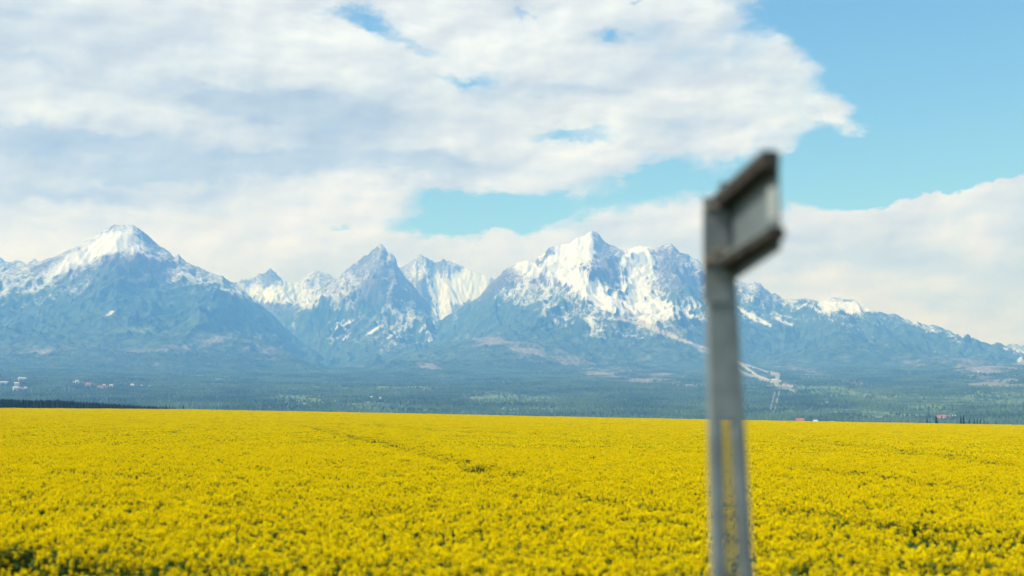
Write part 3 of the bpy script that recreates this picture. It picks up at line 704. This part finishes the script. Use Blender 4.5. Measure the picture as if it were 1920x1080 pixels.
# ------------------------------------------------------------------ roadside sign seen from behind
M_GALV = mat('galvanised_steel', (0.27, 0.325, 0.345), 0.55, 0.4, 0.35, var=0.25, scale=5, bump=0.1)
M_PANEL = mat('grey_sign_back', (0.17, 0.215, 0.235), 0.6, 0.35, 0.2, var=0.18, scale=4, bump=0.05)
M_BROWN_SHADED = mat('shaded_brown_channel', (0.026, 0.021, 0.017), 0.8, 0.2, 0.0, color2=(0.05, 0.047, 0.042), scale=9, bump=0.2)  # brown steel, with the shade of the unlit side darkened into its colour
M_CLAMP = mat('rusty_clamp', (0.26, 0.17, 0.10), 0.75, 0.3, 0.3, color2=(0.22, 0.21, 0.19), scale=22, bump=0.2)
def pt(Xp, Yp, d):
    """point on the line of sight of a photo pixel at forward distance d"""
    cx, cy = (Xp - 960) / F, (540 - Yp) / F
    return Vector((cx * d, d * (cp - cy * sp), CAMZ + d * (sp + cy * cp)))
DP = 6.2
P_top = pt(1342, 372, DP); PX, PY = P_top.x, P_top.y
foot_z = float(ground_z(np.array([PX]), np.array([PY]))[0])
sign = empty('road_sign', (PX, PY, foot_z))
tag(sign, 'grey road sign on a two legged steel post, seen edge-on from behind before the field', 'road sign')
O = Vector((PX, PY, foot_z))
def local(p): return p - O
def bar(name, a, b_, w, d, m_, up=Vector((0, 0, 1)), parent=sign, lip=True):
    """rectangular tube from a to b with slightly eased edges"""
    a = Vector(a); b_ = Vector(b_); ax = (b_ - a).normalized()
    s_ = ax.cross(up)
    if s_.length < 1e-3: s_ = ax.cross(Vector((0, 1, 0)))
    s_.normalize(); u = s_.cross(ax).normalized(); e = min(w, d) * 0.18
    prof = [(-w / 2 + e, -d / 2), (w / 2 - e, -d / 2), (w / 2, -d / 2 + e), (w / 2, d / 2 - e), (w / 2 - e, d / 2), (-w / 2 + e, d / 2), (-w / 2, d / 2 - e), (-w / 2, -d / 2 + e)]
    V_ = [tuple(c + s_ * p_ + u * q) for c in (a, b_) for p_, q in prof]
    F_ = [(i, (i + 1) % 8, 8 + (i + 1) % 8, 8 + i) for i in range(8)] + [tuple(range(7, -1, -1)), tuple(range(8, 16))]
    return part(name, parent, (V_, F_), m_)
ytop = local(P_top).z
def at_row(Xp, Yp, d=DP):
    p = pt(Xp, Yp, d); return local(p)
# legs: slim tubes close together at the top, spreading towards the ground
def leg(xt, yt, xb, yb, w):
    a = at_row(xt, yt); c = at_row(xb, yb); dirv = (a - c).normalized(); k = (c.z + 0.25) / dirv.z
    return bar('leg', c - dirv * k, a, w, 0.07, M_GALV, up=Vector((0, 1, 0)))
l1 = leg(1331, 378, 1347, 1080, 0.066); l2 = leg(1357, 372, 1399, 1080, 0.068)
for l, xp_, yp_ in ((l1, 1330, 376), (l2, 1356, 370)):
    q = at_row(xp_, yp_); bar('end_cap', q, q + Vector((0, 0, 0.012)), 0.064, 0.078, M_GALV, up=Vector((0, 1, 0)), parent=l)
# joining plate between the legs above the field line
def plate(name, pts, depth, thick, m_, parent=sign):
    q = [at_row(x, y, d) for x, y, d in pts]; nrm = (q[1] - q[0]).cross(q[2] - q[0]).normalized() * thick
    k = len(q); V_ = [tuple(v) for v in q] + [tuple(v + nrm) for v in q]
    F_ = [tuple(range(k - 1, -1, -1)), tuple(range(k, 2 * k))] + [(i, (i + 1) % k, k + (i + 1) % k, k + i) for i in range(k)]
    return part(name, parent, (V_, F_), m_)
plate('web_plate', [(1326, 395, DP - .037), (1360, 395, DP - .037), (1384, 786, DP - .037), (1338, 786, DP - .037)], 0, 0.008, M_GALV)
plate('side_plate', [(1318, 396, DP - .05), (1366, 396, DP - .05), (1368, 566, DP - .05), (1319, 566, DP - .05)], 0, 0.006, M_GALV)
# sign panel running from the post towards the railway
DN = 5.25
pn = [(1366, 374, DP), (1459, 294, DN), (1463, 468, DN), (1374, 526, DP)]
plate('sign_panel', pn, 0, 0.004, M_PANEL)
plate('edge_strip', [(1440, 352, DN + .02), (1455, 350, DN - .02), (1457, 405, DN - .02), (1441, 415, DN + .02)], 0, 0.004, mat('pale_strip', (0.42, 0.47, 0.47), 0.6, 0.3, 0.2, var=0.2, scale=6))
nv = (at_row(*pn[1]) - at_row(*pn[0])).normalized()
def rail(x0, y0, x1, y1, h):
    a = at_row(x0, y0, DP) ; c = at_row(x1, y1, DN - 0.02)
    a = a + Vector((-0.03, 0, 0)); c = c + Vector((-0.03, 0, 0))
    r_ = bar('rail', a, c, 0.07, h, M_BROWN_SHADED)
    s_ = bar('rail_lip', a + Vector((-0.03, 0, h / 2)), c + Vector((-0.03, 0, h / 2)), 0.012, 0.014, M_GALV, parent=r_)
    return r_
rail(1362, 380, 1460, 298, 0.075)
rail(1368, 497, 1470, 437, 0.055)
# slats added between the legs to imitate the half see-through blurred post
sv_, sf_ = [], []
q0a, q0b = at_row(1351, 792, DP), at_row(1379, 792, DP); q1a, q1b = at_row(1354, 1080, DP), at_row(1392, 1080, DP)
ns = 90
for i in range(ns):
    t0, t1 = i / ns * 1.35, (i + 0.55) / ns * 1.35
    A_, B_ = q0a.lerp(q1a, t0), q0b.lerp(q1b, t0); C_, D_ = q0b.lerp(q1b, t1), q0a.lerp(q1a, t1)
    k = len(sv_)
    for dy_ in (-0.006, 0.006): sv_ += [tuple(v + Vector((0, dy_, 0))) for v in (A_, B_, C_, D_)]
    sf_ += [(k, k + 3, k + 2, k + 1), (k + 4, k + 5, k + 6, k + 7), (k, k + 1, k + 5, k + 4), (k + 1, k + 2, k + 6, k + 5), (k + 2, k + 3, k + 7, k + 6), (k + 3, k, k + 4, k + 7)]
part('blur_slats', sign, (sv_, sf_), M_GALV)
# clamps gripping the legs
def clamp(x0, x1, y, h, m_, pb=0.05):
    a = at_row(x0, y, DP - 0.06); c = at_row(x1, y, DP - 0.06)
    o_ = bar('clamp', a, c, 0.035, h, m_)
    for xb in (x0 + 6, x1 - 6):
        q = at_row(xb, y, DP - 0.078); bar('bolt', q, q + Vector((0, -0.018, 0)), 0.018, 0.018, M_GALV, parent=o_)
    return o_
clamp(1347, 1392, 371, 0.030, M_CLAMP); clamp(1350, 1380, 352, 0.055, M_BROWN_SHADED)
clamp(1322, 1352, 388, 0.022, M_CLAMP); clamp(1336, 1398, 472, 0.028, M_CLAMP); clamp(1319, 1350, 490, 0.030, M_CLAMP)

# ------------------------------------------------------------------ haze
hz = part('haze', None, boxv(-14500, 14500, -500, 21800, -70, 2420), bpy.data.materials.new('haze_air'))
# (bottom edge of the plain lies above the box floor)
hm = hz.data.materials[0]; hm.use_nodes = True; n = NT(hm.node_tree); n.n.clear()
o = n.new('ShaderNodeOutputMaterial'); pvn = n.new('ShaderNodeVolumePrincipled')
pvn.inputs['Color'].default_value = (0.12, 0.36, 1.0, 1); pvn.inputs['Absorption Color'].default_value = (1, 1, 1, 1)
pvn.inputs['Density'].default_value = 1.3e-4; pvn.inputs['Anisotropy'].default_value = 0.1
n.l.new(pvn.outputs[0], o.inputs['Volume'])
tag(hz, 'pale blue haze in the air between the field and the mountains', 'haze', kind='stuff')
